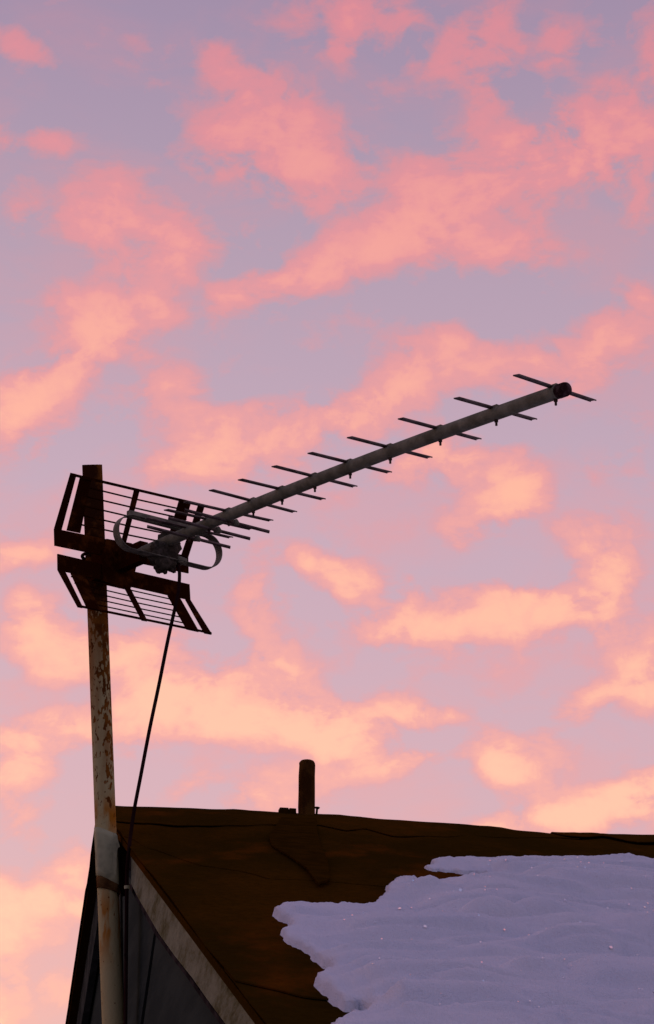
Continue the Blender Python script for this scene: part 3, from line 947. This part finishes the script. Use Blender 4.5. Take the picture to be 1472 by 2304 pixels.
DIRS = [((1163, 848), (1336, 912)), ((1026, 901), (1205, 953)), ((900, 948), (1080, 998)), ((785, 990), (970, 1039)), ((697, 1023), (880, 1070)),
        ((617, 1052), (802, 1102)), ((540, 1080), (731, 1128)), ((477, 1104), (665, 1159)), ((417, 1135), (613, 1180)), ((373, 1156), (568, 1203)), ((332, 1172), (522, 1220))]
for i, (L, R) in enumerate(DIRS):
    mx = (L[0] + R[0]) / 2
    s_ = min(np.linspace(b0, b1 + .02, 700), key=lambda s: abs(proj(boom_at(s))[0] - mx))
    Cc = boom_at(s_)
    top = Cc + Z * (BR * 0.80)
    Pl, Pr = hit(L[0], L[1] + 3, top, Z), hit(R[0], R[1] - 3, top, Z)
    # the strip is straight, centred on the boom and nearly square to it
    dv = unit(unit(Pr - Pl) + ee * 0.6)
    hl = np.linalg.norm(Pr - Pl) / 2
    Pl, Pr = top - dv * hl, top + dv * hl
    o = obj('director', *channel(Pl, Pr, 0.0105, 0.0026, Z), M_STRIP, ant)
    sd_ = boom_at(s_ + .01) - boom_at(s_ - .01); sd_ = unit(sd_)
    # saddle between strip and boom, bolt through the boom
    obj('saddle', *bar(Cc + Z * (BR * .80) - sd_ * 0.011, Cc + Z * (BR * .80) + sd_ * 0.011, ee, BR * 1.25, BR * .55), M_BOOM, o)
    bo = join(sweep([Cc + Z * (BR + .001), Cc - Z * (BR + 0.012)], 0.0024, 10), sweep([Cc - Z * (BR + 0.001), Cc - Z * (BR + .0045)], 0.0042, 6), sweep([Cc + Z * (BR * .9), Cc + Z * (BR + .0022)], 0.0045, 10))
    obj('bolt', *bo, M_STUD, o)
# three lower strips under the rear of the boom
for (L, R) in [((417, 1148), (609, 1197)), ((378, 1171), (566, 1216)), ((332, 1190), (521, 1236))]:
    mx = (L[0] + R[0]) / 2
    s_ = min(np.linspace(b0, b1, 700), key=lambda s: abs(proj(boom_at(s))[0] - mx))
    Cc = boom_at(s_)
    lo = Cc - Z * (BR + 0.001)
    hl = np.linalg.norm(hit(R[0], R[1], lo, Z) - hit(L[0], L[1], lo, Z)) / 2
    o = obj('director', *channel(lo - ee * hl, lo + ee * hl, 0.0105, 0.0035, -Z), M_STRIP, ant)
    lug = [lo + ee * BR * 1.0, lo + ee * BR * 1.7 + Z * .004, lo + ee * BR * 2.3]
    obj('lug', *sweep(lug, [0.006, 0.008, 0.004], 12), M_BOOM, o, smooth=True)

# ---- corner reflector: two slanted grids on flat beams
Rc = M0 + bh * 0.115
TH_U, TH_L = rad(28.5), rad(39.5)


def rp(x, y, off=0.0): return hit(x, y, Rc + bh * off, bh)


def reflector(name_lbl, beam_px, hinge_l, hinge_r, sg, th, quads_, rods_, topbar):
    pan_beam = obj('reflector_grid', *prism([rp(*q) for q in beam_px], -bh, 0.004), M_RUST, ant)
    pan_beam['label'] = name_lbl
    wv = bh * math.sin(th) + Z * sg * math.cos(th)
    P0 = rp(*hinge_l)
    nv = unit(np.cross(ee, wv))
    if nv @ bh < 0: nv = -nv
    H = lambda q: hit(q[0], q[1], P0, nv)
    for q4 in quads_:
        obj('strut', *prism([H(q) for q in q4], -nv, 0.0035), M_RUST, pan_beam)
    for (a, b, wpx) in rods_:
        A, B = H(a), H(b)
        mid_ = (A + B) / 2 + Z * random.uniform(-.0015, .0)
        r_ = wpx / 2 / FPX * MD
        obj('rod', *sweep([A - nv * .003, mid_ - nv * .003, B - nv * .003], r_, 8), M_RUST, pan_beam, smooth=True)
    a, b, wpx = topbar
    obj('edge_bar', *bar(H(a), H(b), wv, wpx / FPX * MD, 0.004), M_RUST, pan_beam)
    return pan_beam


rods_u = []
tl, tr = (165, 1068.5), (458, 1138.5)


def yat(a, b, x): return a[1] + (b[1] - a[1]) * (x - a[0]) / (b[0] - a[0])


hl_, hr_ = (123, 1190), (424, 1252)
for k in range(1, 6):
    f = k / 6.0
    L = (tl[0] + (hl_[0] - tl[0]) * f + 34, 0); R = (tr[0] + (hr_[0] - tr[0]) * f - 26, 0)
    ya = lambda x: yat(tl, tr, x) * (1 - f) + yat(hl_, hr_, x) * f
    # keep the spacing measured beside the mast
    off = {1: -1.0, 2: -1.0, 3: -.5, 4: 0.0, 5: 0.0}[k]
    rods_u.append(((L[0], ya(L[0]) + off), (R[0], ya(R[0]) + off), 4.0))
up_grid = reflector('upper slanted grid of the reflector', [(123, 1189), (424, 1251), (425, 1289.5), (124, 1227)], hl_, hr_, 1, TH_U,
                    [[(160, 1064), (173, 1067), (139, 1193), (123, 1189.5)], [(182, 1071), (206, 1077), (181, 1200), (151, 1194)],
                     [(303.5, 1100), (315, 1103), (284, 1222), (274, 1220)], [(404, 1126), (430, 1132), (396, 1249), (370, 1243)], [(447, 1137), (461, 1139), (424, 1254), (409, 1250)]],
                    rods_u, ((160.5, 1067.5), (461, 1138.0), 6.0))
tl2, tr2 = (176, 1362.5), (475, 1424)
hl2, hr2 = (131, 1281), (428, 1349)
rods_l = []
for k in range(1, 6):
    f = 1 - (k - .45) / 5.6
    xa = hl2[0] * f + tl2[0] * (1 - f) + 26; xb = hr2[0] * f + tr2[0] * (1 - f) - 30
    ya = lambda x: yat(tl2, tr2, x) * (1 - f) + yat(hl2, hr2, x) * f
    rods_l.append(((xa, ya(xa)), (xb, ya(xb)), 3.1))
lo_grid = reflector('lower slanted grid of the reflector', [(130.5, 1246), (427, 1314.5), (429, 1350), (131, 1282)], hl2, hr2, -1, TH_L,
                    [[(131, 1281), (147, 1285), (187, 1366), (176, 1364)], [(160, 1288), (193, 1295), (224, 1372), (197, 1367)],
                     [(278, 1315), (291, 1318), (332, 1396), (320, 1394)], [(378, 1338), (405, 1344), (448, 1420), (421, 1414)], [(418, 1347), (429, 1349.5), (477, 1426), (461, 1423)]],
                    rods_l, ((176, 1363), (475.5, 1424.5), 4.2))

# ---- bracket between mast, boom and reflector
br = obj('mounting_bracket', *prism([rp(240, 1212, .004), rp(296, 1222, .004), rp(324, 1238, .004), rp(308, 1272, .004), rp(296, 1322, .004), rp(272, 1322, .004), rp(232, 1306, .004), rp(228, 1250, .004)], -bh, 0.008), M_RUST, ant)
s_in = 0.03
A_, B_ = M0 + Z * (boomz(b0) - M0[2]) * .7, boom_at(b0 + .01)
obj('bracket_arm', *bar(A_ + bh * .02, B_, Z, 0.05, 0.022), M_RUST, br)
for dz in (-.030, .022):
    P = M0 + Z * dz
    ring = [P + (bh * math.cos(t) + ee * math.sin(t)) * (MR + .006) for t in np.linspace(math.pi * .5, math.pi * 1.5, 14)]
    ring = [P + ee * (MR + .006) + bh * .11] + ring + [P - ee * (MR + .006) + bh * .11]
    obj('clamp_bolt', *sweep(ring, 0.0042, 10), M_RUST, br, smooth=True)
obj('clamp_block', *bar(M0 - Z * .055 + bh * .055, M0 + Z * .03 + bh * .055, ee, 0.056, 0.05), M_RUST, br)

# ---- folded dipole loop (flat ribbon) round the boom
loop_px_c = (378, 1220)
Sd = min(np.linspace(b0 - .05, b1, 900), key=lambda s: abs(proj(boom_at(s))[0] - 379))
Dc_ = boom_at(Sd) - Z * 0.004
halfw = 0.5 * np.linalg.norm(hit(495, 1245, Dc_, bh) - hit(263, 1192, Dc_, bh))
rad_ = 0.041
print('dipole halfw', halfw, 'Sd', Sd)
loop = []
for k in range(24):
    t = math.pi / 2 - math.pi * k / 23
    loop.append(Dc_ + ee * (halfw - rad_ + rad_ * math.cos(t)) + Z * rad_ * math.sin(t))
for k in range(24):
    t = -math.pi / 2 - math.pi * k / 23
    loop.append(Dc_ + ee * (-(halfw - rad_) + rad_ * math.cos(t)) + Z * rad_ * math.sin(t))
vs, fs = [], []
rw = 0.012
n_ = len(loop)
for i, p in enumerate(loop):
    t = unit(loop[(i + 1) % n_] - loop[(i - 1) % n_])
    q = np.cross(t, bh)
    vs += [p + bh * rw + q * .001, p - bh * rw + q * .001, p - bh * rw - q * .001, p + bh * rw - q * .001]
for i in range(n_):
    j = (i + 1) % n_
    for k in range(4):
        l = (k + 1) % 4
        fs.append((4 * i + k, 4 * i + l, 4 * j + l, 4 * j + k))
dip = obj('folded_dipole', vs, fs, M_DIP, ant)
# stiffener plates over the upper run
tpl = Dc_ + Z * (rad_ + .004)
obj('stiffener', *bar(tpl - ee * (halfw - .03), tpl + ee * (halfw - .05), Z, 0.016, 0.012), M_DIP, dip)


# ---- junction box hanging from the dipole
def lumpy(centre, ax, seed, amp, sub=3):
    bm = bmesh.new()
    bmesh.ops.create_icosphere(bm, subdivisions=sub, radius=1)
    vs = []
    for v in bm.verts:
        c = v.co.copy()
        s = 1 + amp * noise.noise(c * 2.3 + Vector((seed, 0, 0))) + amp * .5 * noise.noise(c * 6 + Vector((seed, 4, 0)))
        m_ = max(abs(c.x), abs(c.y), abs(c.z)) ** .35
        c = c / m_ * s
        vs.append(centre + ax[0] * c.x + ax[1] * c.y + ax[2] * c.z)
    fs = [tuple(v.index for v in f.verts) for f in bm.faces]
    bm.free()
    return vs, fs


jb = hit(368, 1254, boom_at(Sd) - bh * .008, bh)
jbo = obj('junction_box', *lumpy(jb, (ee * .036, bh * .018, Z * .034), 3, .34, 4), M_BOX, ant, smooth=True)
jt = hit(340, 1225, boom_at(Sd), bh)
obj('box_neck', *lumpy(hit(382, 1222, boom_at(Sd) - bh * .03, bh), (ee * .030, bh * .014, Z * .026), 8, .3), M_BOX, jbo, smooth=True)
obj('terminal_nut', *lumpy(hit(407, 1262, boom_at(Sd), bh), (ee * .015, bh * .012, Z * .009), 5, .2), M_BOOM, jbo, smooth=True)
for (x, y) in ((350, 1276), (372, 1287), (386, 1281)):
    obj('drip', *lumpy(hit(x, y, boom_at(Sd), bh), (ee * .005, bh * .005, Z * .005), x, .3, 2), M_BOX, jbo, smooth=True)

# ------------------------------------------------------------------ cable
def bez(pts, n=10):
    out = []
    P = [V3(p) for p in pts]
    P = [2 * P[0] - P[1]] + P + [2 * P[-1] - P[-2]]
    for i in range(1, len(P) - 2):
        for k in range(n):
            t = k / n
            a, b, c, d = P[i - 1], P[i], P[i + 1], P[i + 2]
            out.append(0.5 * ((2 * b) + (c - a) * t + (2 * a - 5 * b + 4 * c - d) * t * t + (3 * b - a - 3 * c + d) * t ** 3))
    out.append(P[-2])
    return out


top_c = hit(401, 1268, boom_at(Sd), bh)
end_c = mh(289, 1925, .32)
cpts = [top_c]
cable_px = [(404, 1290), (403, 1318), (401, 1335), (394, 1368), (378, 1440), (358, 1540), (337, 1640), (317, 1745), (303, 1818), (295, 1872), (290, 1915)]
for i, (x, y) in enumerate(cable_px):
    f = (i + 1) / (len(cable_px) + 0.0)
    d0, d1 = np.linalg.norm(top_c - CAM), np.linalg.norm(end_c - CAM)
    cpts.append(CAM + ray(x, y) * (d0 + (d1 - d0) * f))
for (x, y, dg) in ((286, 1960, .30), (285.5, 2000, .29), (285, 2060, .28), (284, 2150, .28), (282.5, 2304, .28)):
    cpts.append(mh(x, y, dg))
lastd = unit(cpts[-1] - cpts[-3])
cpts.append(cpts[-1] + lastd * ((cpts[-1][2] - 0.02) / -lastd[2]))
cab = obj('antenna_cable', *sweep(bez(cpts), 0.0041, 12), M_CABLE, origin=top_c, smooth=True)
tag(cab, 'thin dark cable running from the antenna down beside the mast and gable', 'cable')
obj('cable_tie', *sweep([mh(286, 1993, .29), mh(286, 2000, .29)], 0.0062, 14), M_SHEET, cab)
